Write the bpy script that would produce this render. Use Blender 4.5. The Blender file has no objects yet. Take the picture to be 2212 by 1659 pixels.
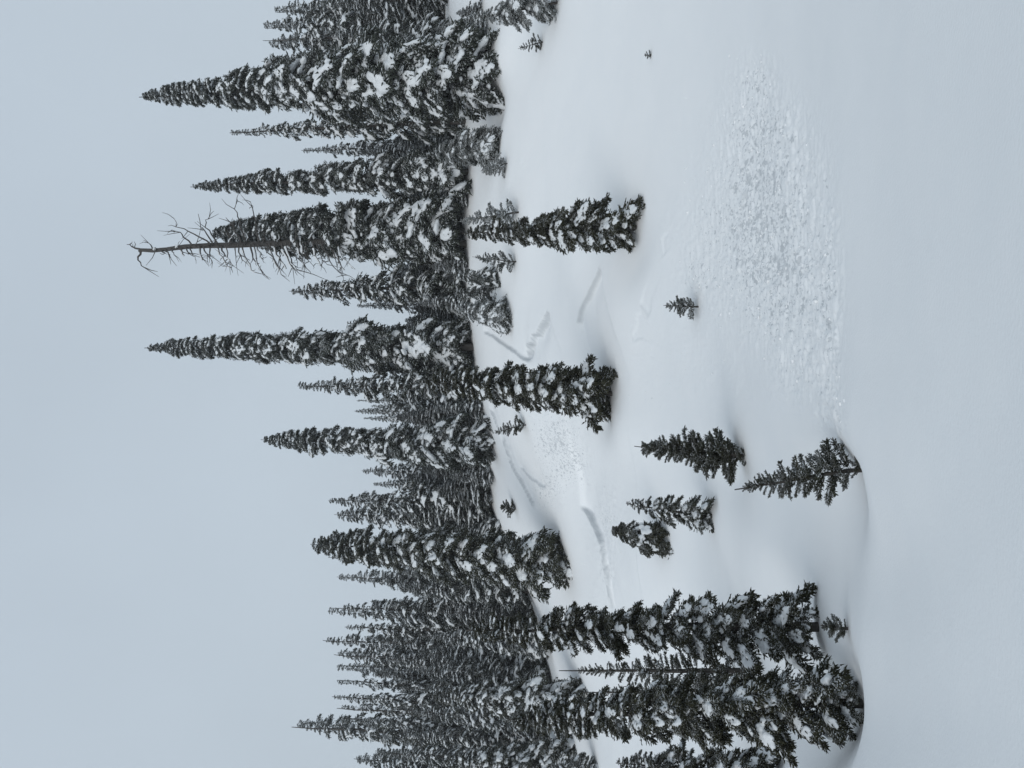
import bpy, math, random
import numpy as np
from mathutils import Matrix, Vector

# ------------------------------------------------------------------ camera, world, sun, exposure
SC = bpy.context.scene
COL = SC.collection
PITCH = math.radians(12.0)
EYE = 1.65
FOC = 1598.0                      # focal length in picture units (long side 2212)
cp, sp = math.cos(PITCH), math.sin(PITCH)

cam_data = bpy.data.cameras.new('camera')
cam_data.sensor_fit = 'HORIZONTAL'
cam_data.sensor_width = 36.0
cam_data.lens = 36.0 * FOC / 2212.0
cam_data.clip_start = 0.05
cam_data.clip_end = 3000.0
cam = bpy.data.objects.new('camera', cam_data)
COL.objects.link(cam)
fwd = Vector((0, cp, sp)); up = Vector((0, -sp, cp)); right = Vector((1, 0, 0))
R3 = Matrix((-up, right, -fwd)).transposed()          # the phone was held upright: the frame lies on its side
cam.matrix_world = Matrix.Translation((0, 0, EYE)) @ R3.to_4x4()
SC.camera = cam

SUN_EL, SUN_AZ = math.radians(14), math.radians(-152)   # azimuth from +Y (uphill) towards +X
world = bpy.data.worlds.new('World'); SC.world = world
world.use_nodes = True
nt = world.node_tree; nt.nodes.clear()
out = nt.nodes.new('ShaderNodeOutputWorld')
bg = nt.nodes.new('ShaderNodeBackground')
sky = nt.nodes.new('ShaderNodeTexSky'); sky.sky_type = 'NISHITA'; sky.sun_disc = False
sky.sun_elevation = SUN_EL; sky.sun_rotation = SUN_AZ; sky.dust_density = 6.0; sky.air_density = 1.0
mul = nt.nodes.new('ShaderNodeVectorMath'); mul.operation = 'SCALE'; mul.inputs['Scale'].default_value = 0.5
nt.links.new(sky.outputs[0], mul.inputs[0])
tc = nt.nodes.new('ShaderNodeTexCoord')
sep = nt.nodes.new('ShaderNodeSeparateXYZ'); nt.links.new(tc.outputs['Generated'], sep.inputs[0])
ramp = nt.nodes.new('ShaderNodeValToRGB')            # cloud deck, a touch paler low down
ramp.color_ramp.elements[0].position = 0.22; ramp.color_ramp.elements[0].color = (5.38, 6.20, 6.92, 1)
ramp.color_ramp.elements[1].position = 0.70; ramp.color_ramp.elements[1].color = (4.88, 5.66, 6.46, 1)
nt.links.new(sep.outputs['Z'], ramp.inputs[0])
noi = nt.nodes.new('ShaderNodeTexNoise'); noi.inputs['Scale'].default_value = 1.8; noi.inputs['Detail'].default_value = 3
nt.links.new(tc.outputs['Generated'], noi.inputs['Vector'])
mr = nt.nodes.new('ShaderNodeMapRange'); mr.inputs['To Min'].default_value = 0.86; mr.inputs['To Max'].default_value = 1.14
nt.links.new(noi.outputs[0], mr.inputs[0])
cl = nt.nodes.new('ShaderNodeVectorMath'); cl.operation = 'SCALE'
nt.links.new(ramp.outputs[0], cl.inputs[0]); nt.links.new(mr.outputs[0], cl.inputs['Scale'])
mixw = nt.nodes.new('ShaderNodeMix'); mixw.data_type = 'RGBA'; mixw.inputs[0].default_value = 0.96
nt.links.new(mul.outputs[0], mixw.inputs[6]); nt.links.new(cl.outputs[0], mixw.inputs[7])
nt.links.new(mixw.outputs[2], bg.inputs[0]); bg.inputs[1].default_value = 0.105
nt.links.new(bg.outputs[0], out.inputs[0])

sun_d = bpy.data.lights.new('sun', 'SUN'); sun_d.energy = 1.5; sun_d.angle = math.radians(50); sun_d.color = (1.0, 0.985, 0.96)
sun = bpy.data.objects.new('sun', sun_d); COL.objects.link(sun)
sd = Vector((math.sin(SUN_AZ) * math.cos(SUN_EL), math.cos(SUN_AZ) * math.cos(SUN_EL), math.sin(SUN_EL)))
sun.rotation_euler = sd.to_track_quat('Z', 'Y').to_euler()

vs = SC.view_settings
vs.view_transform = 'Standard'; vs.look = 'None'; vs.exposure = 0.06; vs.gamma = 1.0; vs.use_curve_mapping = False
SC.render.engine = 'CYCLES'
SC.cycles.max_bounces = 8; SC.cycles.diffuse_bounces = 4; SC.cycles.volume_bounces = 0

# ------------------------------------------------------------------ numeric helpers
RNG = np.random.default_rng(7)

def ray(u, v):
    """picture point -> (x/y, z/y) slope of the line of sight"""
    a = (u - 829.5) / FOC; b = (1106.0 - v) / FOC
    dy = cp - b * sp
    return a / dy, (sp + b * cp) / dy

def project(x, y, z):
    y = np.maximum(y, 0.5); zz = z - EYE
    f = y * cp + zz * sp; w = -y * sp + zz * cp
    return 829.5 + FOC * x / f, 1106.0 - FOC * w / f

_tab = np.random.default_rng(3).random((256, 256))
def vnoise(x, y):
    xi = np.floor(x).astype(int); yi = np.floor(y).astype(int)
    fx = x - xi; fy = y - yi
    fx = fx * fx * fx * (fx * (fx * 6 - 15) + 10); fy = fy * fy * fy * (fy * (fy * 6 - 15) + 10)
    a = _tab[xi & 255, yi & 255]; b = _tab[(xi + 1) & 255, yi & 255]
    c = _tab[xi & 255, (yi + 1) & 255]; d = _tab[(xi + 1) & 255, (yi + 1) & 255]
    return (a * (1 - fx) + b * fx) * (1 - fy) + (c * (1 - fx) + d * fx) * fy - 0.5

def fbm(x, y, n=4):
    s = 0; a = 1.0
    for i in range(n):
        s = s + a * vnoise(x + 17.3 * i, y - 9.1 * i); x = x * 2.03; y = y * 2.03; a *= 0.5
    return s

def smooth(t): t = np.clip(t, 0, 1); return t * t * (3 - 2 * t)

def pchip_slopes(x, y):
    h = np.diff(x); d = np.diff(y) / h
    m = np.zeros_like(y); m[0] = d[0]; m[-1] = d[-1]
    for i in range(1, len(x) - 1):
        if d[i - 1] * d[i] > 0:
            w1 = 2 * h[i] + h[i - 1]; w2 = h[i] + 2 * h[i - 1]
            m[i] = (w1 + w2) / (w1 / d[i - 1] + w2 / d[i])
    return m

def hermite(x, y, m, q):
    q = np.clip(q, x[0], x[-1]); i = np.clip(np.searchsorted(x, q) - 1, 0, len(x) - 2)
    h = x[i + 1] - x[i]; t = (q - x[i]) / h
    return ((1 + 2 * t) * (1 - t) ** 2 * y[i] + t * (1 - t) ** 2 * h * m[i]
            + t * t * (3 - 2 * t) * y[i + 1] + t * t * (t - 1) * h * m[i + 1])

# ------------------------------------------------------------------ terrain
COLS = [  # picture column, then (distance, picture height) of the slope along it
    (-250, [(3, 2400), (5, 1960), (8, 1760), (11, 1680), (15, 1610), (20, 1530), (26, 1430), (36, 1320), (48, 1250), (60, 1215), (100, 1160), (400, 1140)]),
    (-60, [(3, 2440), (5, 2020), (8, 1800), (11, 1700), (15, 1625), (20, 1530), (26, 1430), (36, 1320), (48, 1240), (60, 1205), (100, 1150), (400, 1130)]),
    (150, [(3, 2460), (5, 2060), (8, 1880), (10, 1835), (13, 1735), (18, 1590), (26, 1430), (36, 1305), (48, 1215), (60, 1175), (100, 1130), (400, 1110)]),
    (330, [(3, 2460), (5, 2060), (8, 1885), (10.5, 1800), (13, 1715), (18, 1570), (25, 1420), (34, 1290), (46, 1185), (56, 1150), (100, 1110), (400, 1090)]),
    (460, [(3, 2460), (5, 2060), (8, 1893), (10.5, 1820), (13, 1715), (18, 1555), (24, 1415), (31, 1300), (38, 1217), (47, 1130), (56, 1080), (100, 1050), (400, 1040)]),
    (640, [(3, 2460), (5, 2060), (7.6, 1865), (9.3, 1862), (11.5, 1760), (15, 1640), (20, 1500), (26, 1360), (32, 1255), (38, 1170), (46, 1085), (53, 1050), (100, 1000), (400, 990)]),
    (730, [(3, 2460), (5, 2060), (8, 1835), (9.6, 1800), (12, 1715), (16, 1595), (21, 1465), (27, 1325), (33, 1215), (40, 1115), (47, 1050), (51, 1030), (100, 975), (400, 960)]),
    (900, [(3, 2460), (5, 2060), (8, 1845), (10, 1775), (13, 1680), (17, 1565), (22, 1440), (28, 1300), (34, 1190), (40, 1103), (46, 1038), (50, 1018), (100, 960), (400, 945)]),
    (1150, [(3, 2460), (5, 2060), (8, 1845), (10, 1770), (13, 1680), (17, 1565), (22, 1440), (28, 1300), (34, 1185), (40, 1085), (45, 1028), (48, 1003), (100, 950), (400, 930)]),
    (1400, [(3, 2460), (5, 2060), (8, 1845), (10, 1770), (13, 1675), (17, 1560), (22, 1435), (28, 1295), (34, 1180), (40, 1085), (45, 1025), (48, 1000), (100, 950), (400, 930)]),
    (1560, [(3, 2460), (5, 2060), (8, 1845), (10, 1765), (13, 1665), (17, 1550), (22, 1425), (28, 1290), (34, 1180), (40, 1080), (45, 1015), (48, 990), (100, 940), (400, 920)]),
    (1760, [(3, 2460), (5, 2060), (8, 1845), (10, 1760), (13, 1660), (17, 1540), (22, 1415), (28, 1280), (34, 1175), (40, 1075), (45, 1005), (48, 980), (100, 930), (400, 910)]),
    (1950, [(3, 2460), (5, 2060), (8, 1845), (10, 1760), (13, 1660), (17, 1540), (22, 1415), (28, 1280), (34, 1175), (40, 1075), (45, 1005), (48, 980), (100, 930), (400, 910)]),
]
AZ = np.array([ray(u, 1300)[0] for u, _ in COLS])
PROF = []
for u, kn in COLS:
    ys = np.array([k[0] for k in kn], float); zs = np.array([k[0] * ray(u, k[1])[1] + EYE for k in kn])
    PROF.append((ys, zs, pchip_slopes(ys, zs)))

def base_z(x, y):
    """smooth slope loft"""
    x = np.asarray(x, float); y = np.asarray(y, float); shp = np.broadcast(x, y).shape
    x = np.broadcast_to(x, shp).ravel(); y = np.broadcast_to(y, shp).ravel()
    az = np.clip(x / np.maximum(y, 3.0), AZ[0], AZ[-1])
    Z = np.stack([hermite(ys, zs, m, y) for ys, zs, m in PROF])       # columns x points
    i = np.clip(np.searchsorted(AZ, az) - 1, 0, len(AZ) - 2)
    h = AZ[i + 1] - AZ[i]; t = (az - AZ[i]) / h
    im = np.maximum(i - 1, 0); ip = np.minimum(i + 2, len(AZ) - 1); k = np.arange(len(az))
    z0, z1 = Z[i, k], Z[i + 1, k]
    d = (z1 - z0) / h
    dl = np.where(i > 0, (z0 - Z[im, k]) / np.maximum(AZ[i] - AZ[im], 1e-6), d)
    dr = np.where(i < len(AZ) - 2, (Z[ip, k] - z1) / np.maximum(AZ[ip] - AZ[i + 1], 1e-6), d)
    m0 = 0.5 * (dl + d); m1 = 0.5 * (d + dr)
    z = ((1 + 2 * t) * (1 - t) ** 2 * z0 + t * (1 - t) ** 2 * h * m0 + t * t * (3 - 2 * t) * z1 + t * t * (t - 1) * h * m1)
    return z.reshape(shp)

def cast(u, v, fn):
    az, e = ray(u, v)
    ys = np.geomspace(3, 120, 1500)
    g = fn(az * ys, ys) - (EYE + e * ys)
    hit = np.nonzero(g >= 0)[0]
    if len(hit) == 0: y = 60.0
    elif hit[0] == 0: y = ys[0]
    else:
        j = hit[0]; t = g[j - 1] / (g[j - 1] - g[j]); y = ys[j - 1] + t * (ys[j] - ys[j - 1])
    return az * y, y

def P(xd, yd):                       # landscape picture point -> upright picture point
    return 1659.0 - yd, float(xd)

def ground_pt(xd, yd, fn=None):
    return cast(*P(xd, yd), fn or base_z)

def line(pts): return np.array([ground_pt(a, b) for a, b in pts])

def poly_dist(x, y, L):
    """distance, side (+ = uphill/left of travel) and 0..1 position along a polyline"""
    best = np.full(x.shape, 1e9); side = np.zeros(x.shape); par = np.zeros(x.shape)
    seg = np.hypot(*np.diff(L, axis=0).T); cum = np.concatenate([[0], np.cumsum(seg)])
    for i in range(len(L) - 1):
        ax, ay = L[i]; dx, dy = L[i + 1] - L[i]; l2 = dx * dx + dy * dy
        t = np.clip(((x - ax) * dx + (y - ay) * dy) / l2, 0, 1)
        ex = x - ax - t * dx; ey = y - ay - t * dy; d = np.hypot(ex, ey)
        m = d < best
        best = np.where(m, d, best); side = np.where(m, np.sign(dx * (y - ay) - dy * (x - ax)), side)
        par = np.where(m, (cum[i] + t * seg[i]) / cum[-1], par)
    return best, side, par

# fracture lines: points run so that uphill lies on the left of travel (towards picture right)
CROWNS = [  # polyline (landscape points), wall height, reach downhill, roughness
    (line([(1132, 776), (1133, 760), (1135, 742), (1148, 739), (1151, 722), (1161, 719), (1165, 705), (1172, 694), (1177, 680), (1184, 664)]), 0.50, 1.3, 0.05),
    (line([(1236, 700), (1250, 668), (1272, 634), (1292, 600), (1306, 570)]), 0.34, 2.0, 0.05),
    (line([(1150, 1105), (1128, 1058), (1108, 1022), (1094, 995), (1086, 968), (1076, 940), (1062, 904), (1052, 880)]), 0.40, 1.6, 0.06),
    (line([(1322, 1330), (1306, 1250), (1288, 1178), (1262, 1128), (1236, 1092)]), 0.40, 2.6, 0.06),
    (line([(1146, 784), (1128, 776), (1112, 764), (1080, 744), (1060, 728), (1042, 720)]), 0.30, 0.8, 0.04),
    (line([(1180, 1060), (1160, 1050), (1136, 1030), (1112, 1012)]), 0.25, 0.8, 0.10),
    (line([(1376, 740), (1372, 714), (1380, 700), (1384, 672)]), 0.10, 0.9, 0.10),
    (line([(1434, 560), (1430, 520)]), 0.10, 0.5, 0.05),
    (line([(1408, 690), (1400, 676), (1392, 664)]), 0.10, 0.5, 0.10),
]
# soft humps and hollows: landscape point, radius across, radius along depth, height
HUMPS = [
    (1700, 1292, 0.6, 1.1, -0.26), (1780, 1350, 0.9, 0.7, 0.10), (1768, 1420, 0.9, 1.0, -0.12),
    (1862, 1520, 0.6, 0.7, -0.10), (1835, 1640, 1.0, 1.4, -0.06), (1880, 1440, 1.4, 0.9, 0.07),
    (1345, 640, 2.2, 3.0, 0.35), (1375, 560, 1.0, 1.4, -0.25), (1235, 560, 3.0, 2.5, 0.15),
    (1290, 905, 0.9, 1.6, -0.30), (1330, 930, 1.2, 1.8, 0.20), (1050, 245, 1.6, 2.4, -0.9), (1085, 120, 1.5, 2.0, 0.45),
    (1245, 770, 2.0, 2.5, -0.25), (1250, 1060, 2.5, 3.0, -0.35), (1400, 1260, 2.4, 3.0, 0.3), (1480, 1180, 1.2, 1.8, -0.20),
    (1580, 1030, 0.6, 1.0, -0.16), (1545, 1110, 0.7, 1.0, 0.12), (1650, 1180, 1.6, 2.4, 0.14), (1600, 930, 0.8, 1.2, 0.10),
]
HUMPS = [(*ground_pt(a, b), rx, ry, h) for a, b, rx, ry, h in HUMPS]

# debris lobes in picture terms: (landscape point, half height along x, half width along y, strength)
LOBES = [(1640, 190, 50, 55, .8), (1650, 290, 80, 75, .95), (1655, 390, 100, 80, 1), (1650, 480, 120, 80, 1), (1665, 570, 125, 80, 1), (1700, 660, 95, 80, .85),
         (1735, 760, 70, 80, .65), (1790, 850, 28, 70, .7), (1818, 915, 14, 40, .6), (1545, 520, 45, 60, .75), (1510, 590, 36, 55, .75), (1570, 630, 50, 70, .6),
         (1785, 640, 28, 180, .85), (1330, 860, 14, 120, .25), (1400, 790, 40, 90, .25), (1540, 760, 110, 120, .28), (1500, 640, 40, 60, .4),
         (1195, 955, 46, 60, 1.0), (1215, 1000, 40, 50, .95), (1180, 1050, 32, 50, .9), (1262, 925, 16, 25, .5), (1300, 1130, 40, 70, .7), (1350, 1000, 50, 80, .15), (1305, 1210, 20, 80, .65),
         (1180, 690, 14, 22, .5), (1445, 500, 22, 60, .3), (1420, 840, 60, 60, .22), (1185, 1440, 40, 40, .3), (1170, 1350, 14, 90, .2), (1130, 110, 22, 25, .5), (1130, 350, 12, 20, .5)]
def debris_mask(u, v):
    m = np.zeros(np.shape(u))
    for xd, yd, hx, hy, s in LOBES:
        q = ((v - xd) / (1.3 * hx)) ** 2 + ((u - (1659 - yd)) / (1.35 * hy)) ** 2
        m = np.maximum(m, .92 * s * np.exp(-np.minimum(q, 60) ** 1.1 * 0.9))
    return m

def terrain(x, y, want_band=False):
    x = np.asarray(x, float); y = np.asarray(y, float)
    z0 = base_z(x, y); z = z0.copy(); band = np.zeros(z0.shape)
    w = smooth((y - 1) / 4)
    z += w * (0.10 * fbm(x * 0.22 + 5, y * 0.16 + 2, 3) + 0.004 * fbm(x * 1.7, y * 1.7, 3))
    z += smooth((y - 16) / 20) * 0.16 * fbm(x * 0.16 + 40, y * 0.11 + 9, 3)
    for hx, hy, rx, ry, h in HUMPS:
        z += h * np.exp(-((x - hx) / rx) ** 2 - ((y - hy) / ry) ** 2)
    for L, h, reach, rough in CROWNS:
        lo = L.min(0) - 6; hi = L.max(0) + 6
        near = (x > lo[0]) & (x < hi[0]) & (y > lo[1]) & (y < hi[1])
        if not near.any(): continue
        xn, yn = x[near], y[near]
        xw = xn + rough * 1.6 * np.round(fbm(xn * 1.3 + 3, yn * 1.3, 2) * 3) / 3; yw = yn + rough * 2.0 * np.round(fbm(xn * 1.5 - 8, yn * 0.9 + 4, 2) * 3) / 3
        d, s, par = poly_dist(xw, yw, L)
        sd_ = -s * d                                     # positive downhill
        ends = smooth(par / 0.08) * smooth((1 - par) / 0.08) * np.where(par * (1 - par) <= 0, 0, 1)
        var = 1 + 0.5 * fbm(xn * .8, yn * .8, 2)
        z[near] -= 0.7 * h * ends * smooth(sd_ / 0.20) * np.exp(-np.maximum(sd_, 0) / reach) * var
        band[near] = np.maximum(band[near], ends * smooth((sd_ + .05) / .10) * smooth((.12 + .20 * h * var - sd_) / .12) * min(1, h / .3))
    u, v = project(x, y, z0)
    m = debris_mask(u, v) * smooth((y - 7.5) / 2)
    big = vnoise(x * 1.5 + 3, y * 1.1); lump = np.abs(vnoise(x * 5.5, y * 4.6 + 11)) * 2; fine = np.abs(vnoise(x * 13, y * 11 + 5)) * 2
    z += smooth(m * 1.6) * (0.035 * big + 0.034 * (lump - 0.35) + 0.030 * (fine - 0.3))
    return (z, band, m) if want_band else z

def gz(x, y): return float(terrain(np.array([x]), np.array([y]))[0])

# ------------------------------------------------------------------ materials
def mat(name):
    m = bpy.data.materials.new(name); m.use_nodes = True
    return m, m.node_tree, m.node_tree.nodes['Principled BSDF']

def snow_material(name, scale, bump, col):
    m, t, b = mat(name)
    geo = t.nodes.new('ShaderNodeNewGeometry')
    n1 = t.nodes.new('ShaderNodeTexNoise'); n1.inputs['Scale'].default_value = scale; n1.inputs['Detail'].default_value = 6
    n2 = t.nodes.new('ShaderNodeTexNoise'); n2.inputs['Scale'].default_value = scale * 0.06; n2.inputs['Detail'].default_value = 3
    for n in (n1, n2): t.links.new(geo.outputs['Position'], n.inputs['Vector'])
    mx = t.nodes.new('ShaderNodeMix'); mx.data_type = 'RGBA'
    mx.inputs[6].default_value = (col[0] * .955, col[1] * .965, col[2] * .975, 1); mx.inputs[7].default_value = (*col, 1)
    t.links.new(n2.outputs[0], mx.inputs[0])
    od = t.nodes.new('ShaderNodeAttribute'); od.attribute_name = 'grey_band'          # greyer strip on the downhill side of the fracture lines
    om = t.nodes.new('ShaderNodeMix'); om.data_type = 'RGBA'; om.inputs[7].default_value = (0.50, 0.525, 0.545, 1)
    db = t.nodes.new('ShaderNodeAttribute'); db.attribute_name = 'debris'            # grey specks scattered by noise, thinning out with the debris
    fac = od.outputs['Fac']
    def mth(op, a, b=None, c=None):
        n = t.nodes.new('ShaderNodeMath'); n.operation = op
        for k, q in enumerate((a, b, c)):
            if q is None: continue
            if isinstance(q, (int, float)): n.inputs[k].default_value = q
            else: t.links.new(q, n.inputs[k])
        return n.outputs[0]
    for sc_, thr_, soft_, st_, det_, ys_ in ((2.4, .820, .05, .5, 5, .42), (6.5, .785, .055, .78, 3, .5), (14, .785, .06, .72, 2, .55)):
        mp = t.nodes.new('ShaderNodeMapping'); mp.inputs['Scale'].default_value = (1, ys_, .3); mp.inputs['Location'].default_value = (sc_, 3 * sc_, 0)
        nn = t.nodes.new('ShaderNodeTexNoise'); nn.inputs['Scale'].default_value = sc_; nn.inputs['Detail'].default_value = det_; nn.inputs['Roughness'].default_value = .62
        t.links.new(geo.outputs['Position'], mp.inputs[0]); t.links.new(mp.outputs[0], nn.inputs['Vector'])
        th = mth('MULTIPLY_ADD', db.outputs['Fac'], -.27, thr_)
        sp_ = t.nodes.new('ShaderNodeMapRange'); sp_.interpolation_type = 'SMOOTHSTEP'
        t.links.new(nn.outputs[0], sp_.inputs['Value']); t.links.new(th, sp_.inputs['From Min']); t.links.new(mth('ADD', th, soft_), sp_.inputs['From Max'])
        fac = mth('MAXIMUM', fac, mth('MULTIPLY', mth('MULTIPLY', sp_.outputs[0], st_), mth('MINIMUM', mth('MULTIPLY', db.outputs['Fac'], 5.0), 1.0)))
    t.links.new(fac, om.inputs[0]); t.links.new(mx.outputs[2], om.inputs[6]); t.links.new(om.outputs[2], b.inputs['Base Color'])
    b.inputs['Roughness'].default_value = 0.75; b.inputs['Specular IOR Level'].default_value = 0.2
    bp = t.nodes.new('ShaderNodeBump'); bp.inputs['Strength'].default_value = bump; bp.inputs['Distance'].default_value = 0.02
    t.links.new(n1.outputs[0], bp.inputs['Height']); t.links.new(bp.outputs[0], b.inputs['Normal'])
    return m

SNOW = snow_material('snow_ground', 34, 0.17, (0.84, 0.85, 0.855))
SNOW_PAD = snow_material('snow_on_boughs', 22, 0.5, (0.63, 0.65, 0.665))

def foliage_material(name, dark, light, frost):
    m, t, b = mat(name)
    geo = t.nodes.new('ShaderNodeNewGeometry'); obi = t.nodes.new('ShaderNodeObjectInfo')
    n1 = t.nodes.new('ShaderNodeTexNoise'); n1.inputs['Scale'].default_value = 3.0; n1.inputs['Detail'].default_value = 5
    n2 = t.nodes.new('ShaderNodeTexNoise'); n2.inputs['Scale'].default_value = 5.0; n2.inputs['Detail'].default_value = 4
    for n in (n1, n2): t.links.new(geo.outputs['Position'], n.inputs['Vector'])
    mx = t.nodes.new('ShaderNodeMix'); mx.data_type = 'RGBA'
    mx.inputs[6].default_value = (*dark, 1); mx.inputs[7].default_value = (*light, 1); t.links.new(n1.outputs[0], mx.inputs[0])
    sepn = t.nodes.new('ShaderNodeSeparateXYZ'); t.links.new(geo.outputs['Normal'], sepn.inputs[0])
    ad = t.nodes.new('ShaderNodeMath'); ad.operation = 'MULTIPLY_ADD'; ad.inputs[1].default_value = 1.1
    t.links.new(n2.outputs[0], ad.inputs[0]); t.links.new(sepn.outputs['Z'], ad.inputs[2])
    rg = t.nodes.new('ShaderNodeMapRange'); rg.interpolation_type = 'SMOOTHSTEP'
    rg.inputs['From Min'].default_value = 1.45 - frost; rg.inputs['From Max'].default_value = 1.95 - frost
    rg.inputs['To Max'].default_value = 0.62
    t.links.new(ad.outputs[0], rg.inputs[0])
    fr = t.nodes.new('ShaderNodeMix'); fr.data_type = 'RGBA'; fr.inputs[7].default_value = (0.74, 0.77, 0.80, 1)
    t.links.new(rg.outputs[0], fr.inputs[0]); t.links.new(mx.outputs[2], fr.inputs[6]); t.links.new(fr.outputs[2], b.inputs['Base Color'])
    b.inputs['Roughness'].default_value = 0.8; b.inputs['Specular IOR Level'].default_value = 0.15
    return m

FOL_NEAR = foliage_material('dark_needles', (0.018, 0.019, 0.011), (0.050, 0.050, 0.029), 0.46)
FOL_MID = foliage_material('dusted_needles', (0.020, 0.023, 0.015), (0.050, 0.052, 0.034), 0.62)
FOL_FROST = foliage_material('frosted_needles', (0.026, 0.031, 0.026), (0.056, 0.063, 0.050), 0.70)
FOL_RIME = foliage_material('rimed_needles', (0.040, 0.046, 0.040), (0.075, 0.082, 0.070), 1.05)
def bark_material():
    m, t, b = mat('bark')
    geo = t.nodes.new('ShaderNodeNewGeometry'); n = t.nodes.new('ShaderNodeTexNoise'); n.inputs['Scale'].default_value = 9; n.inputs['Detail'].default_value = 6
    mp = t.nodes.new('ShaderNodeMapping'); mp.inputs['Scale'].default_value = (1, 1, 0.2)
    t.links.new(geo.outputs['Position'], mp.inputs[0]); t.links.new(mp.outputs[0], n.inputs['Vector'])
    mx = t.nodes.new('ShaderNodeMix'); mx.data_type = 'RGBA'; mx.inputs[6].default_value = (0.022, 0.020, 0.019, 1); mx.inputs[7].default_value = (0.075, 0.068, 0.062, 1)
    t.links.new(n.outputs[0], mx.inputs[0]); t.links.new(mx.outputs[2], b.inputs['Base Color']); b.inputs['Roughness'].default_value = 0.9
    bp = t.nodes.new('ShaderNodeBump'); bp.inputs['Strength'].default_value = 0.6; bp.inputs['Distance'].default_value = 0.03
    t.links.new(n.outputs[0], bp.inputs['Height']); t.links.new(bp.outputs[0], b.inputs['Normal'])
    return m
BARK = bark_material()

# ------------------------------------------------------------------ mesh helpers
def mesh_from(name, V, F, material, smooth_shade=True):
    """V (n,3), F (m,k) uniform faces"""
    me = bpy.data.meshes.new(name)
    V = np.asarray(V, np.float32); F = np.asarray(F, np.int32); k = F.shape[1]
    me.vertices.add(len(V)); me.vertices.foreach_set('co', V.ravel())
    me.loops.add(F.size); me.loops.foreach_set('vertex_index', F.ravel())
    me.polygons.add(len(F)); me.polygons.foreach_set('loop_start', np.arange(0, F.size, k, dtype=np.int32))
    me.polygons.foreach_set('loop_total', np.full(len(F), k, np.int32))
    me.polygons.foreach_set('use_smooth', np.full(len(F), smooth_shade, bool))
    me.materials.append(material); me.update(); me.validate()
    return me

def link(name, me, parent=None, M=None):
    o = bpy.data.objects.new(name, me); COL.objects.link(o)
    if parent is not None: o.parent = parent
    if M is not None: o.matrix_basis = M
    return o

def tube(pts, rad, n=7):
    pts = np.asarray(pts, float); V = []; F = []
    for i, p in enumerate(pts):
        d = pts[min(i + 1, len(pts) - 1)] - pts[max(i - 1, 0)]; d /= np.linalg.norm(d) + 1e-9
        a = np.cross(d, (0.3, 1, 0.2)); a /= np.linalg.norm(a) + 1e-9; b = np.cross(d, a)
        for k in range(n):
            t = 2 * math.pi * k / n; V.append(p + rad[i] * (math.cos(t) * a + math.sin(t) * b))
    for i in range(len(pts) - 1):
        for k in range(n):
            F.append((i * n + k, i * n + (k + 1) % n, (i + 1) * n + (k + 1) % n, (i + 1) * n + k))
    return np.array(V), np.array(F)

# ground sheet
rows = np.concatenate([np.linspace(-60, 2.0, 14), np.geomspace(3.0, 60, 820), np.geomspace(63, 420, 40)])
s_in = np.linspace(-0.60, 0.60, 560)
s_out = np.geomspace(0.64, 8.0, 22)
ss = np.concatenate([-s_out[::-1], s_in, s_out])
Yg, Sg = np.meshgrid(rows, ss, indexing='ij')
Xg = Sg * np.maximum(Yg, 7.0) ** 0.999
Xg = np.where(Yg >= 7, Sg * Yg, Sg * 7.0 * np.ones_like(Yg)) if False else Sg * np.where(Yg > 3.0, Yg, 3.0 + (3.0 - Yg) * 0.15)
Zg, BAND, DEB = terrain(Xg, Yg, True)
nr, nc = Yg.shape
idx = np.arange(nr * nc).reshape(nr, nc)
Fg = np.stack([idx[:-1, :-1], idx[:-1, 1:], idx[1:, 1:], idx[1:, :-1]], -1).reshape(-1, 4)
g = link('snow_ground', mesh_from('snow_ground', np.stack([Xg, Yg, Zg], -1).reshape(-1, 3), Fg, SNOW))
g['kind'] = 'structure'
at_ = g.data.attributes.new('grey_band', 'FLOAT', 'POINT'); at_.data.foreach_set('value', BAND.ravel().astype(np.float32))
at2 = g.data.attributes.new('debris', 'FLOAT', 'POINT'); at2.data.foreach_set('value', DEB.ravel().astype(np.float32))

# ------------------------------------------------------------------ avalanche debris: loose clods, uncountable
ph = (1 + 5 ** .5) / 2
ICO_V = np.array([(-1, ph, 0), (1, ph, 0), (-1, -ph, 0), (1, -ph, 0), (0, -1, ph), (0, 1, ph), (0, -1, -ph), (0, 1, -ph), (ph, 0, -1), (ph, 0, 1), (-ph, 0, -1), (-ph, 0, 1)]) / math.hypot(1, ph)
ICO_F = np.array([(0, 11, 5), (0, 5, 1), (0, 1, 7), (0, 7, 10), (0, 10, 11), (1, 5, 9), (5, 11, 4), (11, 10, 2), (10, 7, 6), (7, 1, 8), (3, 9, 4), (3, 4, 2), (3, 2, 6), (3, 6, 8), (3, 8, 9), (4, 9, 5), (2, 4, 11), (6, 2, 10), (8, 6, 7), (9, 8, 1)])
def ico(sub):
    V = [tuple(v) for v in ICO_V]; F = [tuple(f) for f in ICO_F]
    for _ in range(sub):
        cache = {}; G = []
        def mid(a, b):
            k = (min(a, b), max(a, b))
            if k not in cache:
                m = (np.array(V[a]) + np.array(V[b])) / 2; V.append(tuple(m / np.linalg.norm(m))); cache[k] = len(V) - 1
            return cache[k]
        for a, b, c in F:
            ab, bc, ca = mid(a, b), mid(b, c), mid(c, a); G += [(a, ab, ca), (b, bc, ab), (c, ca, bc), (ab, bc, ca)]
        F = G
    return np.array(V), np.array(F)

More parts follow.
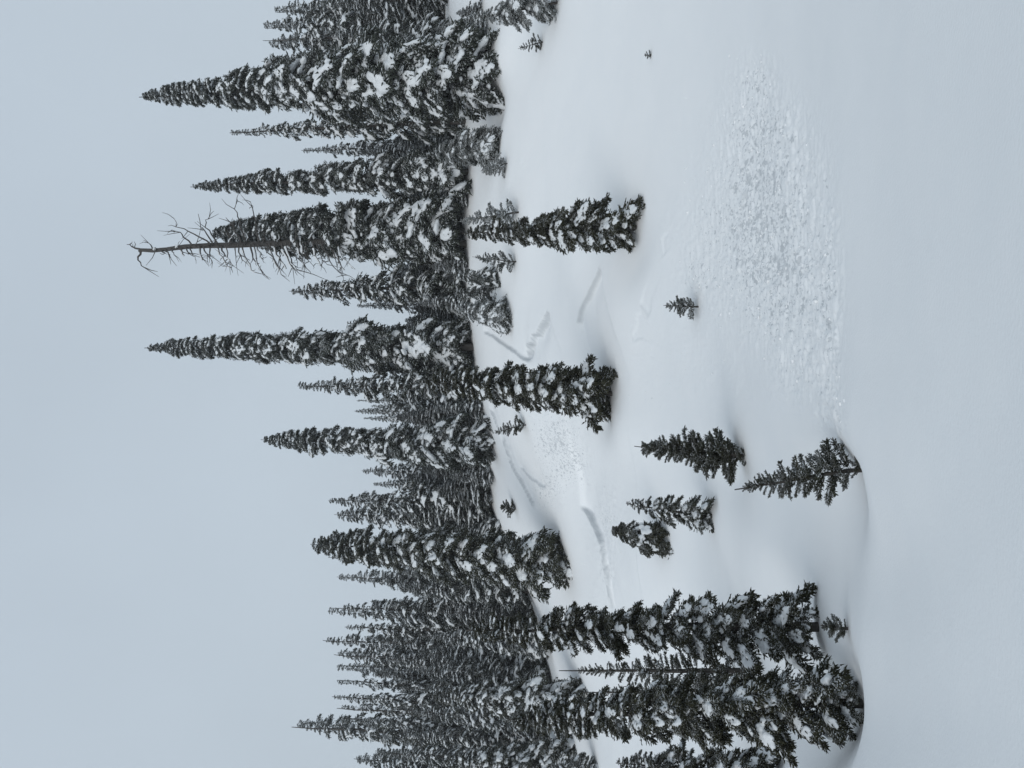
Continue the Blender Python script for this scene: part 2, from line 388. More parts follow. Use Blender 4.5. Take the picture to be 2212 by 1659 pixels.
def clods(n, smin, smax, rng, sub):
    bv, bf = ico(sub)
    y = rng.uniform(8.2, 42, n * 14) ; az = rng.uniform(-.56, .56, n * 14); x = az * y
    u, v = project(x, y, base_z(x, y))
    m = debris_mask(u, v) ; m = m * smooth((0.9 * m + vnoise(x * .9, y * .7) + 0.1) / 0.5)
    keep = rng.random(len(x)) < m ** 1.5 * (y / 42) * 1.6
    x, y = x[keep][:n], y[keep][:n]; z = terrain(x, y); n = len(x)
    s = smin * (smax / smin) ** (rng.random(n) ** 2.2)
    V = []; F = []
    for i in range(n):
        c = rng.uniform(.55, 1.25, 3); c[2] *= .8
        a = rng.uniform(0, 6.28); R = np.array([[math.cos(a), -math.sin(a), 0], [math.sin(a), math.cos(a), 0], [0, 0, 1]])
        vv = (bv * rng.uniform(.72, 1.2, (len(bv), 1)) * c * s[i]) @ R.T
        V.append(vv + (x[i], y[i], z[i] + s[i] * rng.uniform(-.2, .35))); F.append(bf + i * len(bv))
    return np.concatenate(V), np.concatenate(F)
dv1, df1 = clods(1100, 0.012, 0.04, np.random.default_rng(11), 0)
dv2, df2 = clods(40, 0.02, 0.045, np.random.default_rng(12), 1)
deb = link('avalanche_debris', mesh_from('avalanche_debris', np.concatenate([dv1, dv2]), np.concatenate([df1, df2 + len(dv1)]), SNOW))
deb['kind'] = 'stuff'; deb['label'] = 'loose clods of avalanche debris spread over the lower snow slope'; deb['category'] = 'snow debris'

# ------------------------------------------------------------------ boughs
def spindle(V, F, p, d, l, r, rng):
    d = d / (np.linalg.norm(d) + 1e-9)
    a = np.cross(d, rng.normal(size=3)); a /= np.linalg.norm(a) + 1e-9; b = np.cross(d, a)
    i0 = len(V); m = p + d * l * 0.45
    V.append(p)
    for k in range(3):
        t = 2.094 * k; V.append(m + r * (math.cos(t) * a + math.sin(t) * b))
    V.append(p + d * l)
    for k in range(3):
        k2 = (k + 1) % 3
        F.append((i0, i0 + 1 + k2, i0 + 1 + k)); F.append((i0 + 4, i0 + 1 + k, i0 + 1 + k2))

def bough_axis(a0, a1, n=25):
    pts = [np.zeros(3)]; tans = []
    for i in range(n - 1):
        a = a0 + (a1 - a0) * (i / (n - 2)) ** 1.2
        tans.append(np.array([math.cos(a), 0, math.sin(a)])); pts.append(pts[-1] + tans[-1] / (n - 1))
    tans.append(tans[-1])
    return np.array(pts), np.array(tans)

def make_bough(seed, n_tw, sub, a0, a1, width, r, hang=0.5, t0=0.1, up=0.0):
    rng = np.random.default_rng(seed); V = []; F = []
    ax, tn = bough_axis(math.radians(a0), math.radians(a1))
    at = lambda t: (ax[int(t * 24)], tn[int(t * 24)])
    for i in range(0, 24, 3):                              # woody stem
        spindle(V, F, ax[i], ax[min(i + 4, 24)] - ax[i], 0.17, 0.014 * (1 - i / 30), rng)
    for i in range(n_tw):
        t = min(1.0, t0 + (1 - t0) * ((i + rng.uniform(0, .8)) / n_tw) ** 0.9)
        p, T = at(t); side = 1 if i % 2 else -1
        ang = math.radians(rng.uniform(32, 68))
        d = math.cos(ang) * T + math.sin(ang) * side * np.array([0, 1, 0]) + np.array([0, 0, rng.uniform(-hang, 0.12) + up])
        l = (width * (1 - t) ** 0.65 * min(1, .45 + t * 2.2) + 0.13) * rng.uniform(.7, 1.2)
        dn = d / np.linalg.norm(d); near = sub > 3
        spindle(V, F, p, d, l, r * (.8 if near else 1) * rng.uniform(.8, 1.2), rng)
        for k in range(sub):
            f = (k + rng.random() * .6) / max(sub, 1)
            q = p + dn * l * (0.1 + 0.85 * f)
            e = dn * (.75 if near else .8) + rng.normal(size=3) * (.45 if near else .5) + np.array([0.15, 0, -0.35 * hang + up])
            spindle(V, F, q, e, rng.uniform(.10, .20) * (1.15 - .4 * f) if near else max(.1, l * rng.uniform(.3, .55)), r * rng.uniform(.75, 1.2), rng)
    for k in range(4):
        spindle(V, F, ax[22], tn[24] + rng.normal(size=3) * .35, rng.uniform(.1, .2), r, rng)
    return np.array(V), np.array(F)

def make_pad(seed, a0, a1, width, n, voxel, rmin=.07, rmax=.15, thick=.6, t_lo=.22, t_hi=.93):
    """a pillow of snow lying along the bough: overlapping lumps fused into one skin"""
    rng = np.random.default_rng(seed); bv, bf = ico(2)
    ax, tn = bough_axis(math.radians(a0), math.radians(a1))
    V = []; F = []
    for i in range(n):
        t = t_lo + (t_hi - t_lo) * (i + rng.random()) / n; k = int(t * 24)
        T = tn[k]; N = np.array([-T[2], 0, T[0]]); Yv = np.array([0, 1, 0])
        lat = rng.uniform(-1, 1) * width * (1.0 if n > 14 else .8) * (1 - t) ** .6
        r = rng.uniform(rmin, rmax) * (1.1 - .35 * t)
        c = ax[k] + Yv * lat + N * (.02 + r * .10) - np.array([0, 0, .30]) * abs(lat)
        s = np.array([rng.uniform(.8, 1.35), rng.uniform(.8, 1.3), thick * rng.uniform(.8, 1.2)]) * r
        vv = bv * s * (1 + .13 * rng.normal(size=(len(bv), 1)))
        V.append(c + vv[:, :1] * T + vv[:, 1:2] * Yv + vv[:, 2:] * N); F.append(bf + i * len(bv))
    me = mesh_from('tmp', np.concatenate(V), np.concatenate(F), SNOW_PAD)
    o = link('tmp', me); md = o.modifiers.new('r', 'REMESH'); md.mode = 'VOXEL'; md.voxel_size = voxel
    dg = bpy.context.evaluated_depsgraph_get(); ev = o.evaluated_get(dg); m2 = ev.to_mesh()
    nv = len(m2.vertices); co = np.zeros(nv * 3); m2.vertices.foreach_get('co', co); co = co.reshape(-1, 3)
    q = np.array([tuple(p.vertices) for p in m2.polygons if len(p.vertices) == 4])
    ev.to_mesh_clear(); bpy.data.objects.remove(o); bpy.data.meshes.remove(me)
    co += (.030 * np.stack([vnoise(co[:, 0] * 17 + seed, co[:, 1] * 17 + co[:, 2] * 9), vnoise(co[:, 1] * 17, co[:, 2] * 14 + seed), 1.2 * vnoise(co[:, 0] * 13 + 50, co[:, 1] * 13 + seed)], -1))
    return co, q

NV = 7
STY = {  # a0, a1, width, hang
    'laden': (8, -50, .56, .8), 'fir': (4, -36, .46, .6), 'sapling': (18, 2, .30, .15)}
LIB = {}
for sname, (a0, a1, wd, hg) in STY.items():
    for lod, (ntw, sub, vox, rr) in {'near': (34, 6, .027, .0225), 'far': (20, 2, .055, .036)}.items():
        if sname == 'sapling': ntw, rr = int(ntw * .65), rr * 1.05
        out_ = []
        for i in range(NV):
            j = np.random.default_rng(100 + i).uniform(-1, 1, 3)
            A0, A1, W = a0 + 8 * j[0], a1 + 12 * j[1], wd * (1 + .18 * j[2])
            fv, ff = make_bough(10 * i + len(sname), ntw, sub, A0, A1, W, rr, hg, .1, .1 if sname == 'sapling' else 0)
            np_ = {'laden': 18, 'fir': 11, 'sapling': 6}[sname] + i % 4
            rng_ = {'laden': ((.05, .108, .58), (.28, 1.0)), 'fir': ((.058, .122, .55), ((.3, .75), (.5, .98), (.25, .9))[i % 3]), 'sapling': ((.045, .09, .5), (.3, .95))}[sname]
            pv, pf = make_pad(50 + i, A0, A1, W, np_, vox, *rng_[0], *rng_[1])
            out_.append((fv, ff, pv, pf))
        LIB[sname, lod] = out_
MESH_CACHE = {}
def bough_mesh(sname, i, fol):
    k = (sname, i, fol.name)
    if k not in MESH_CACHE:
        fv, ff, pv, pf = LIB[sname, 'near'][i]
        MESH_CACHE[k] = mesh_from('bough', fv, ff, fol, True)
    if (sname, i) not in MESH_CACHE:
        fv, ff, pv, pf = LIB[sname, 'near'][i]
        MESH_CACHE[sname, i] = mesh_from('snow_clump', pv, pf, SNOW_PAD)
    return MESH_CACHE[k], MESH_CACHE[sname, i]

def plan(H, R, top, style, N, rng, power=.85, base=.03, snow=.8, pitch=None, rough=.18, skirt=1.0, gap_side=None, prof=None):
    """where the boughs of one tree sit: (variant, matrix, has snow)"""
    hmax = .90 if style == 'sapling' else .985; hs = np.linspace(base, hmax, 400)
    rad = np.maximum(R * np.maximum(1.0 - hs, 0) ** power, R * .035)
    if prof: rad = R * np.interp(hs, *zip(*prof))
    dens = 1 / (rad + .08 * R) ** (1.0 if style == 'laden' else .85); cum = np.cumsum(dens); cum /= cum[-1]
    res = []; az = rng.uniform(0, 6.28)
    hh = np.interp((np.arange(N) + .5) / N, cum, hs)
    if style == 'sapling':                                  # whorls
        hh = hh[(np.arange(N) // 5) * 5 % N] + rng.normal(size=N) * .008
    for k in range(N):
        h = float(np.clip(hh[k] + rng.normal() * .006, base, .985)); az += 2.39996 + rng.normal() * .35
        r = max(R * (1 - h) ** power, R * (.10 if style == 'laden' else .09 if style == 'fir' else .07)) * (1 + rng.normal() * rough)
        if prof: r = R * float(np.interp(h, *zip(*prof))) * (1 + rng.normal() * rough)
        if h < .10: r *= skirt * (.34 + 6.6 * h) * (1 + rng.normal() * .15)
        if gap_side is not None and math.cos(az - gap_side) > .3: r *= .55
        pit = pitch if pitch is not None else {'laden': -22, 'fir': -12, 'sapling': 8}[style]
        pt = math.radians(pit + (10 if h < .06 else 0) + 42 * max(0, h - .62) / .38 + rng.normal() * 9)
        L = max(r / (.80 if style != 'sapling' else .95), .05 * R)
        p = top * h
        M = (Matrix.Translation(p) @ Matrix.Rotation(az, 4, 'Z') @ Matrix.Rotation(-pt, 4, 'Y') @ Matrix.Rotation(rng.normal() * .25, 4, 'X')
             @ Matrix.Diagonal((L, L * rng.uniform(.85, 1.2), L * rng.uniform(.9, 1.2), 1)))
        res.append((int(rng.integers(NV)), M, rng.random() < snow * (1.0 if h < .9 else .6)))
    return res

def trunk_mesh(H, top, r0, rng, n=9, leader=0.0):
    ts = np.linspace(0, 1, 12); pts = np.array([tuple(top * t) for t in ts]); pts[0, 2] -= .4
    pts[1:-1, :2] += rng.normal(size=(10, 2)) * H * .0025
    rad = r0 * (1 - ts) ** .9 + .006 + .0007 * H
    return tube(pts, rad, n)

def set_thing(o, label, cat, group=None):
    o['label'] = label; o['category'] = cat
    if group: o['group'] = group

def place(bx, by, tip=None, H=None, depth=None):
    """base on the ground (landscape point or column+depth), top from the picture point of the tip"""
    u, v = P(bx, by) if bx is not None else (1659.0 - by, 0)
    if depth is None: x, y = cast(u, v, terrain)
    else: x, y = ray(u, v or 1050)[0] * depth, depth
    z = gz(x, y)
    if tip is not None:
        az, e = ray(*P(*tip)); top = Vector((az * y - x, 0, EYE + e * y - z))
    else: top = Vector((0, 0, H))
    return Vector((x, y, z)), top

def tree_parts(name, label, cat, bx, by, tip, wpx, style, N, seed, fol=None, group=None, depth=None, trunk_r=None, sink=.0, pillows=(), **kw):
    """a tree whose boughs are parts of their own, each with its clump of snow"""
    rng = np.random.default_rng(seed); base, top = place(bx, by, tip, depth=depth); H = top.z
    top.y = rng.normal() * .02 * H
    R = .5 * wpx * base.y / FOC * 1.0
    root = bpy.data.objects.new(name, None); COL.objects.link(root); root.location = base - Vector((0, 0, sink)); root.empty_display_size = .3
    set_thing(root, label, cat, group)
    tv, tf = trunk_mesh(H, top, trunk_r or (.010 * H + .01), rng); link('trunk', mesh_from('trunk', tv, tf, BARK), root)
    for i, M, sn in plan(H, R, top, style, N, rng, **kw):
        bm_, sm_ = bough_mesh(style, i, fol or FOL_NEAR)
        b = link('bough', bm_, root, M)
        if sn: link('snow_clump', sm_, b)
    for q, (h, az, k) in enumerate(pillows):               # heavy pillows holding single boughs down
        L = R * (1 - h) ** .6 * 1.45
        bm_, _ = bough_mesh('laden', q % NV, fol or FOL_NEAR); _, sm_ = bough_mesh('laden', (q + 2) % NV, fol or FOL_NEAR)
        b = link('bough', bm_, root, Matrix.Translation(top * h) @ Matrix.Rotation(az, 4, 'Z') @ Matrix.Rotation(math.radians(14), 4, 'Y') @ Matrix.Diagonal((L, L, L, 1)))
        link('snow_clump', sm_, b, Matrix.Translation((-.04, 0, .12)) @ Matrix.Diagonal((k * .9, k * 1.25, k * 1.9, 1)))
    return root

CROWN_CACHE = {}
def crown_variant(k, style, fol, R_over_H, N, **kw):
    key = (k, style, fol.name, R_over_H, N, tuple(sorted(kw.items())))
    if key in CROWN_CACHE: return CROWN_CACHE[key]
    rng = np.random.default_rng(900 + k); V = [[], []]; F = [[], []]; off = [0, 0]
    top = Vector((0, 0, 10.0))
    kw.setdefault('power', (.85, .7, .95, .78, .62, .9, .74, .82)[k % 8]); kw.setdefault('rough', (.18, .24, .16, .28)[k % 4])
    for i, M, sn in plan(10.0, 10 * R_over_H, top, style, N, rng, **kw):
        fv, ff, pv, pf = LIB[style, 'far'][i]; A = np.array(M)
        for s, (vv, fc) in enumerate(((fv, ff), (pv, pf))):
            if s == 1 and not sn: continue
            V[s].append(vv @ A[:3, :3].T + A[:3, 3]); F[s].append(fc + off[s]); off[s] += len(vv)
    tv, tf = trunk_mesh(10, top, .10, rng, 6)
    CROWN_CACHE[key] = (mesh_from('crown', np.concatenate(V[0]), np.concatenate(F[0]), fol, True),
                        mesh_from('snow_load', np.concatenate(V[1]), np.concatenate(F[1]), SNOW_PAD), mesh_from('trunk', tv, tf, BARK))
    return CROWN_CACHE[key]

def tree_far(name, label, by, depth, tip, wpx, k, style='laden', fol=None, group=None, rot=0.0, N=155, rh=.12, bx=None, **kw):
    base, top = place(bx, by, tip, depth=None if bx is not None else depth); H = top.z
    root = bpy.data.objects.new(name, None); COL.objects.link(root); root.location = base; root.empty_display_size = 1
    set_thing(root, label, 'tree', group)
    R = .5 * wpx * base.y / FOC; sxy = R / (10 * rh); sz = H / 10.0
    c, s, t = crown_variant(k, style, fol or FOL_FROST, rh, N, **kw)
    S = Matrix.Diagonal((sxy, sxy, sz, 1))
    Sh = Matrix.Identity(4); Sh[0][2] = top.x / H
    M = Sh @ S @ Matrix.Rotation(rot, 4, 'Z')
    link('trunk', t, root, Sh @ Matrix.Diagonal((sz, sz, sz, 1)))
    cr = link('crown', c, root, M); sn = link('snow_load', s, root, M); sn['kind'] = 'stuff'
    return root

# ------------------------------------------------------------------ trees standing on the slope, nearest first
tree_parts('fir_tree', 'largest dark fir at the near end of the slope with bare lower trunk showing', 'tree', 1862, 1515, (1100, 1557), 142, 'fir', 250, 21, power=.50, base=.025, snow=.85, skirt=.8, rough=.24, pitch=-14, trunk_r=.05)
tree_parts('fir_tree', 'tall dark fir with drooping boughs beside the deep hollow in the snow', 'tree', 1767, 1350, (1012, 1355), 122, 'fir', 240, 22, power=.45, base=.03, snow=.85, rough=.24, pitch=-16)
tree_parts('fir_tree', 'dark bushy fir cut off by the bottom edge of the photo', 'tree', 1690, 1675, (1330, 1650), 112, 'fir', 120, 23, power=.55, snow=.8, depth=13.5)
tree_parts('thin_fir', 'spindly young fir with a long bare leader rising between two dark firs', 'tree', 1640, 1448, (1206, 1453), 108, 'sapling', 135, 24, power=.9, snow=.45)
tree_parts('thin_fir', 'lower of two spindly young firs, frosted, against the largest dark fir', 'tree', 1620, 1490, (1258, 1497), 98, 'sapling', 120, 25, power=.9, snow=.5)
tree_parts('fir_tree', 'dark fir standing alone on the open slope above the debris', 'tree', 1374, 490, (1003, 507), 108, 'fir', 170, 26, power=.6, snow=.8, skirt=.8, pitch=-22)
tree_parts('fir_tree', 'dark fir mid slope below the crown walls with brownish top', 'tree', 1322, 852, (912, 825), 116, 'fir', 220, 27, power=.5, snow=.85, skirt=.75, pitch=-18)
tree_parts('fir_tree', 'broad olive tinted fir rising from behind a snow roll into the forest', 'tree', 1219, 1210, (677, 1173), 142, 'fir', 210, 28, fol=FOL_MID, power=.50, snow=1.0, skirt=.9, pitch=-26)
tree_parts('fir_tree', 'dark fir with snow puffs at the forest edge behind the largest near fir', 'tree', 1262, 1527, (930, 1500), 125, 'laden', 150, 29, fol=FOL_MID, power=.65, snow=.95)
tree_parts('young_fir', 'squat young fir buried under big snow pillows', 'tree', 1434, 1174, (1311, 1147), 98, 'fir', 95, 30, power=.55, snow=.1, pitch=-34, rough=.2, base=.0, sink=.12, pillows=[(.70, -1.3, .9), (.50, -2.3, 1.1), (.50, -.9, 1.15)])
tree_parts('young_fir', 'leaning young fir in front of the squat pillow covered one', 'tree', 1534, 1118, (1352, 1087), 74, 'fir', 72, 31, power=.6, snow=.85)
tree_parts('young_fir', 'dense green young fir with pointed leader and a snow dusted skirt', 'tree', 1607, 986, (1357, 964), 104, 'sapling', 170, 32, power=.62, base=.0, sink=.12, snow=.4)
tree_parts('young_fir', 'sparse young fir leaning at the lip of the foreground snow', 'tree', 1862, 1012, (1587, 1058), 118, 'sapling', 105, 33, depth=9.1, base=.0, trunk_r=.02, power=.8, snow=.3)
tree_parts('sapling', 'tiny fir seedling in the snow between the two largest near firs', 'sapling', 1832, 1358, (1773, 1351), 68, 'sapling', 40, 34, snow=.15)
tree_parts('sapling', 'small fir sapling with bare stem at the edge of the debris', 'sapling', 1509, 663, (1433, 660), 64, 'sapling', 42, 35, fol=FOL_MID, base=.10, snow=.8)
tree_parts('sapling', 'small frosted sapling alone near the top edge of the photo', 'sapling', 1173, 90, (1119, 106), 40, 'sapling', 40, 36, snow=.5)
tree_parts('sapling', 'tiniest twig of a sapling poking out of the open snow', 'sapling', 1407, 119, (1391, 119), 22, 'sapling', 18, 37, snow=.2)
tree_parts('sapling', 'tilted sapling below the long upper crown line', 'sapling', 1136, 917, (1064, 936), 48, 'sapling', 55, 38, snow=.4)
tree_parts('sapling', 'low round bushy sapling just under the forest edge', 'sapling', 1115, 1100, (1086, 1092), 50, 'sapling', 26, 39, power=.5, snow=.3)
tree_parts('sapling', 'slim frosted sapling beside the lone dark fir on the open slope', 'sapling', 1115, 566, (1020, 555), 54, 'sapling', 60, 40, fol=FOL_FROST, snow=.6)

# tall trees at the front of the forest, boughs as parts
tree_parts('fir_tree', 'tallest broad fir with thick shelves of snow and a dark hollow under its skirt', 'tree', 1062, 158, (295, 207), 172, 'laden', 270, 50, fol=FOL_FROST, prof=((0, .95), (.2, 1), (.4, .96), (.5, .86), (.63, .62), (.71, .47), (.82, .30), (.93, .18), (1, .05)), rough=.13, snow=.95, skirt=1.35, pitch=-24)
tree_parts('fir_tree', 'very tall slim spire loaded with snow, between the dead snag and the lone olive fir', 'tree', 1022, 750, (318, 752), 140, 'laden', 300, 51, fol=FOL_FROST, power=.68, snow=.95, pitch=-28)
tree_parts('fir_tree', 'broad snowy fir wrapped round the dead snag', 'tree', 1003, 500, (462, 506), 175, 'laden', 300, 52, fol=FOL_FROST, power=.62, snow=.9, pitch=-22)
tree_parts('fir_tree', 'mid height spire with clumpy snow above the long upper crown line', 'tree', 1064, 962, (563, 950), 124, 'laden', 220, 53, fol=FOL_FROST, power=.66, snow=.85, pitch=-24)
tree_parts('fir_tree', 'tall tapering fir leaning slightly, second spire below the tallest broad fir', 'tree', 1010, 372, (419, 407), 104, 'laden', 270, 54, fol=FOL_FROST, power=.62, snow=.8, pitch=-26)
tree_parts('young_fir', 'rime covered young fir reaching in at the top edge of the photo', 'tree', 1204, 4, (1000, 44), 100, 'fir', 95, 55, fol=FOL_RIME, snow=.8)
tree_parts('young_fir', 'rounded frosted young fir on the mound beside the slightly leaning fir', 'tree', 1072, 318, (940, 332), 96, 'laden', 90, 56, fol=FOL_RIME, power=.5, snow=.4)
tree_parts('young_fir', 'leaning frosted young fir at the foot of the very tall slim spire', 'tree', 1098, 694, (985, 664), 82, 'laden', 90, 57, fol=FOL_RIME, power=.55, snow=.75)
tree_parts('young_fir', 'rimed young fir in the snow in front of the fir with the dead snag', 'tree', 1120, 458, (985, 480), 70, 'sapling', 70, 58, fol=FOL_RIME, snow=.9)
tree_parts('sapling', 'snow caked sapling with bent twigs beside the rounded frosted young fir', 'sapling', 1096, 352, (1040, 374), 54, 'sapling', 55, 59, fol=FOL_RIME, snow=.9)
tree_parts('young_fir', 'short snowy fir by the forest edge, nearer the dead snag of a close pair', 'tree', 1074, 600, (985, 598), 52, 'laden', 50, 60, fol=FOL_FROST, power=.5, snow=.7)
tree_parts('young_fir', 'short snowy fir by the forest edge, farther from the snag of a close pair', 'tree', 1064, 634, (985, 634), 48, 'laden', 50, 61, fol=FOL_FROST, power=.5, snow=.7)
tree_parts('fir_tree', 'dark snow puffed fir cut by the bottom edge at the forest margin', 'tree', 1242, 1640, (960, 1642), 120, 'laden', 130, 62, fol=FOL_MID, power=.6, snow=.95)
tree_parts('young_fir', 'small snowy treetop at the bottom edge below the forest margin', 'tree', 1290, 1664, (1185, 1654), 84, 'fir', 50, 63, fol=FOL_MID, snow=.8)

# front forest spires seen whole
for i, (bx, by, tip, w, lab) in enumerate([
    (1005, 262, (497, 273), 84, 'narrow spire directly below the tallest broad fir'),
    (1005, 620, (624, 627), 96, 'dark pointed fir beside the tips of the dead snag branches'),
    (1030, 838, (642, 830), 118, 'stout pointed fir directly below the very tall slim spire'),
    (1062, 1086, (709, 1088), 84, 'upper of the close pair of blunt topped spires'),
    (1060, 1120, (722, 1116), 84, 'lower of the close pair of blunt topped spires'),
    (1085, 1258, (728, 1255), 92, 'grey fir just below the broad olive tinted fir'),
    (1150, 1325, (714, 1331), 98, 'slim fir whose foot stands by the top of the tall near fir'),
    (1156, 1402, (698, 1400), 100, 'tallest of the crowded spires behind the two spindly young firs'),
    (1156, 1455, (730, 1455), 96, 'spire with its foot on open snow left of the spindly firs'),
    (1180, 1597, (632, 1600), 112, 'tall spire standing out above the forest near the bottom edge'),
    (1052, 55, (930, 62), 62, 'small rimed fir in front of the forest near the top edge'),
]):
    tree_far('fir_tree', lab, by, None, tip, w * 1.15, i % 8, rot=i * 1.3, bx=bx, fol=FOL_FROST if i < 10 else FOL_RIME)

# understorey along the forest edge
for i, (bx, by, tip, w, lab) in enumerate([
    (1040, 25, (985, 27), 46, 'low snowy fir at the forest foot by the top edge'),
    (1012, 425, (930, 428), 56, 'low snowy fir in the notch between the slightly leaning fir and the dead snag'),
    (1012, 575, (925, 572), 60, 'low snowy fir at the foot of the forest just below the dead snag'),
    (1016, 655, (900, 652), 60, 'low frosted fir behind the short snowy pair at the forest edge'),
    (1044, 885, (930, 884), 62, 'low snowy fir under the faint far spires'),
    (1066, 1030, (960, 1030), 62, 'low snowy fir beside the foot of the mid height clumpy spire'),
    (1084, 1155, (960, 1150), 66, 'low snowy fir next to the broad olive tinted fir'),
    (1158, 1375, (1050, 1378), 62, 'low snowy fir at the forest foot above the tallest crowded spire'),
    (1160, 1428, (1060, 1428), 58, 'low snowy fir at the forest foot by the open snow strip'),
]):
    tree_far('young_fir', lab, by, None, tip, w, (i + 3) % 8, rot=i * 1.7, bx=bx, fol=FOL_FROST if i % 2 else FOL_RIME)

# spires farther back that stand clear of the fill
for i, (d, by, tip, w, lab) in enumerate([
    (58, 312, (652, 310), 66, 'short pale spire in the gap between two tall firs near the snag'),
    (56, 37, (575, 35), 84, 'uppermost but one spire at the top edge of the photo'),
    (58, 64, (570, 62), 74, 'sharp spire close to the top edge, middle of three'),
    (57, 110, (567, 108), 84, 'spire half hidden behind the tallest broad fir'),
    (56, 2, (600, 2), 84, 'spire cut by the top edge of the photo'),
    (60, 1021, (781, 1020), 62, 'thin spire just below the mid height clumpy fir'),
    (62, 1050, (806, 1048), 52, 'low thin spire above the close pair of blunt spires'),
    (56, 1213, (709, 1213), 52, 'needle thin leader next to the broad olive tinted fir'),
    (60, 1307, (800, 1307), 62, 'low spire in the dip of the skyline by the olive tinted fir'),
    (58, 1366, (745, 1365), 62, 'thin spire beside the tallest of the crowded spires'),
    (58, 1428, (722, 1427), 66, 'blunt spire next to the tallest of the crowded spires'),
    (58, 1484, (728, 1483), 62, 'knobbly blunt spire among the crowded spires'),
    (57, 1521, (718, 1520), 60, 'upper of two slim spires in the crowd near the bottom edge'),
    (60, 1546, (728, 1545), 54, 'lower of two slim spires in the crowd near the bottom edge'),
    (58, 1566, (738, 1566), 54, 'thin spire beside the tall one standing out near the bottom edge'),
    (54, 1655, (765, 1655), 90, 'spire at the very bottom edge of the photo'),
    (56, 655, (770, 660), 52, 'low pointed top beside the very tall slim spire'),
    (56, 790, (745, 792), 62, 'low top in the notch below the very tall slim spire'),
    (92, 889, (765, 889), 30, 'faint pale far spire, most slender in the widest skyline notch'),
    (95, 866, (770, 866), 28, 'faint pale far spire nearest the stout pointed fir'),
    (88, 904, (785, 906), 30, 'faint pale far spire nearest the mid height clumpy fir'),
    (98, 878, (800, 878), 30, 'lowest faint pale far spire in the widest skyline notch'),
]):
    tree_far('spire_fir' if d < 80 else 'distant_fir', lab, by, d, tip, w * 1.3, (i + 2) % 8, rot=i * 2.1)

# the massed forest behind, each trunk still its own tree
ENV = np.array([(-80, 680), (0, 650), (100, 650), (160, 800), (250, 880), (330, 760), (440, 850), (520, 850), (600, 800), (650, 860), (720, 860), (790, 820), (850, 835), (900, 850), (970, 830), (1020, 860),
                (1060, 850), (1150, 815), (1250, 800), (1310, 850), (1400, 800), (1500, 790), (1600, 780), (1700, 790)])
def zone(by):
    for lim, w in ((215, 'behind the tallest broad fir near the top edge'), (460, 'between the tallest broad fir and the dead snag'), (700, 'between the dead snag and the very tall slim spire'), (900, 'behind the very tall slim spire and the stout pointed fir'),
                   (1150, 'between the mid height clumpy spire and the broad olive fir'), (1340, 'just below the broad olive tinted fir'), (1800, 'in the crowded forest toward the bottom edge')):
        if by < lim: return 'snow laden fir massed ' + w, 'firs massed ' + w
fr = np.random.default_rng(77)
for d, step in ((52, 44), (58, 38), (67, 36)):
    by = -70 + fr.uniform(0, 30)
    while by < 1720:
        tipx = np.interp(by, ENV[:, 0], ENV[:, 1]) + fr.uniform(5, 95) + (0 if d > 55 else 25)
        tree_far('forest_fir', zone(by)[0], by, d + fr.uniform(-2.5, 2.5), (tipx, by + fr.uniform(-11, 11)), fr.uniform(80, 118), int(fr.integers(8)), rot=fr.uniform(0, 6.28), group=zone(by)[1])
        by += step * fr.uniform(.7, 1.3)

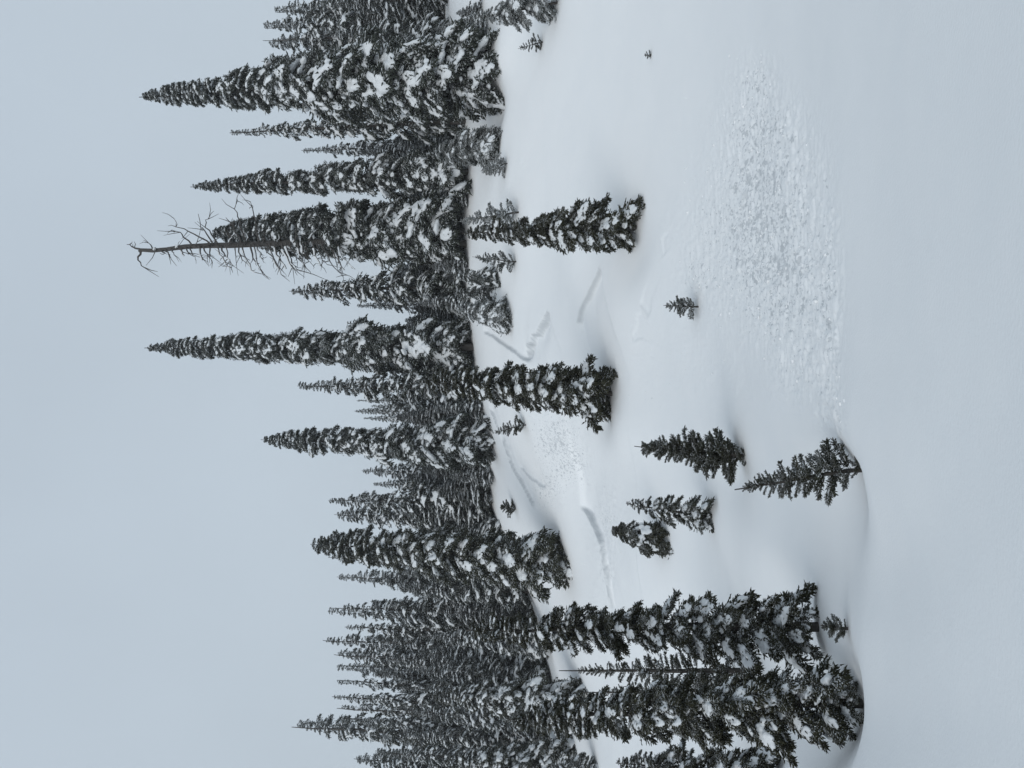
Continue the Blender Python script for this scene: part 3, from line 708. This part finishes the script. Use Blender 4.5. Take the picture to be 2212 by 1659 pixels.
# ------------------------------------------------------------------ dead snag
def snag():
    rng = np.random.default_rng(5)
    base, _ = place(1010, 524, None, 1)
    y = base.y - .85; az0, _ = ray(*P(1000, 524)); x = az0 * y; z = gz(x, y)
    root = bpy.data.objects.new('dead_snag', None); COL.objects.link(root); root.location = (x, y, z)
    set_thing(root, 'bare dead snag with crooked top and snowy dead branches', 'dead tree')
    def pt(xd, yd, dd=0.0):
        az, e = ray(*P(xd, yd)); Y = y + dd
        return np.array([az * Y - x, dd, EYE + e * Y - z])
    px = 1 / FOC * y
    pts = [np.array([0, 1.3, -.5])] + [pt(*q, (q[0] - 300) / 700 * 1.4) for q in [(950, 522), (850, 521), (750, 521), (650, 523), (560, 527), (500, 530), (450, 531), (400, 533), (360, 538), (330, 541), (306, 540), (300, 543)]]
    rad = np.array([8.5, 8, 7.8, 7.4, 7.2, 6.8, 6.6, 6.2, 5.8, 5.3, 4.8, 4.3, 2.8]) * px
    tv, tf = tube(pts, rad, 10); tv += rng.normal(size=tv.shape) * .012
    link('trunk', mesh_from('trunk', tv, tf, BARK), root)
    def branch(start, chain, r, twigs=3, snow=False):
        P0 = [pt(*start)] + [pt(a, b, dd) for a, b, dd in chain]
        fine = []
        for i in range(len(P0) - 1):
            for t in (0, .5): fine.append(P0[i] * (1 - t) + P0[i + 1] * t + rng.normal(size=3) * .05 * (i + t > 0))
        fine.append(P0[-1]); n = len(fine)
        V, F = tube(fine, [r * px * (1 - .75 * i / (n - 1)) for i in range(n)], 5); VV = [V]; FF = [F]; off = len(V)
        for k in range(twigs):
            i = rng.integers(max(1, n // 2), n); d = (fine[i] - fine[i - 1]); d /= np.linalg.norm(d) + 1e-9
            d = d + rng.normal(size=3) * .7; l = rng.uniform(.25, .8)
            q = [fine[i], fine[i] + d * l * .5 + rng.normal(size=3) * .05, fine[i] + d * l]
            V, F = tube(q, [r * px * .42, r * px * .3, r * px * .15], 4); VV.append(V); FF.append(F + off); off += len(V)
        b = link('dead_branch', mesh_from('dead_branch', np.concatenate(VV), np.concatenate(FF), BARK), root)
        if snow:
            c = [f + np.array([0, 0, r * px * .8]) for f in fine[1:]]
            sv, sf = tube(c, [r * px * (1.15 - .6 * i / len(c)) * (.6 + .8 * rng.random()) for i in range(len(c))], 5)
            link('snow_line', mesh_from('snow_line', sv, sf, SNOW_PAD), b)
    branch((306, 540), [(292, 536, 0), (284, 530, 0), (274, 528, 0)], 3)
    branch((304, 543), [(300, 556, 0), (301, 568, .2), (310, 577, .2)], 3, 2)
    branch((330, 541), [(326, 530, .3), (316, 524, .4)], 2)
    for a in [((455, 528), [(430, 512, .2), (405, 500, .3), (384, 488, .4), (376, 472, .4)]), ((460, 527), [(448, 505, -.2), (434, 490, -.3), (428, 462, -.4)]),
              ((470, 526), [(455, 505, .3), (443, 492, .4), (447, 476, .4), (452, 468, .5)]), ((415, 530), [(395, 512, -.3), (388, 500, -.4), (372, 497, -.5)]),
              ((520, 524), [(508, 500, -.4), (497, 478, -.6), (488, 470, -.7)]), ((530, 524), [(520, 490, .3), (513, 468, .4), (508, 450, .4), (513, 434, .5)]),
              ((560, 523), [(552, 480, .4), (547, 455, .5), (541, 436, .6)]), ((500, 526), [(490, 500, .4), (500, 482, .5)])]:
        branch(a[0], a[1], 2.2, 4)
    for k in range(44):                                    # drooping stubs on the lower side of the frame, both depths
        xd = 335 + (k / 43) ** .9 * 390; side = 1 if k % 4 else -1
        L = (12 + 62 * min(1, (xd - 320) / 240)) * rng.uniform(.45, 1.0) * (1 if side > 0 else .45)
        drop = L * rng.uniform(.25, .75); dd = rng.uniform(-1.2, .6)
        ys = np.interp(xd, [300, 360, 450, 560, 700], [541, 538, 531, 527, 521])
        branch((xd, ys), [(xd + drop * .25, ys + side * L * .4, dd * .4), (xd + drop * .6, ys + side * L * .75, dd * .8), (xd + drop, ys + side * L, dd)], rng.uniform(1.8, 2.8), 5 if L > 30 else 2, snow=rng.random() < .4)
snag()

# ------------------------------------------------------------------ thin frozen haze between the near slope and the forest
def haze_box():
    hm = bpy.data.materials.new('haze'); hm.use_nodes = True; t = hm.node_tree; t.nodes.clear()
    o_ = t.nodes.new('ShaderNodeOutputMaterial'); v = t.nodes.new('ShaderNodeVolumePrincipled')
    v.inputs['Color'].default_value = (.93, .95, .97, 1); v.inputs['Density'].default_value = HAZE; v.inputs['Anisotropy'].default_value = 0.2
    t.links.new(v.outputs[0], o_.inputs['Volume'])
    zmin = float(Zg.min()) - 1; x0, x1, y0, y1, z1 = float(Xg.min()) - 1, float(Xg.max()) + 1, float(Yg.min()) - 1, float(Yg.max()) + 1, float(Zg.max()) + 25
    V = [(x, y, z) for z in (zmin, z1) for y in (y0, y1) for x in (x0, x1)]
    o = link('haze', mesh_from('haze', V, [(0, 2, 3, 1), (4, 5, 7, 6), (0, 1, 5, 4), (2, 6, 7, 3), (0, 4, 6, 2), (1, 3, 7, 5)], hm, False)); o['kind'] = 'stuff'
HAZE = 0.0008
haze_box()
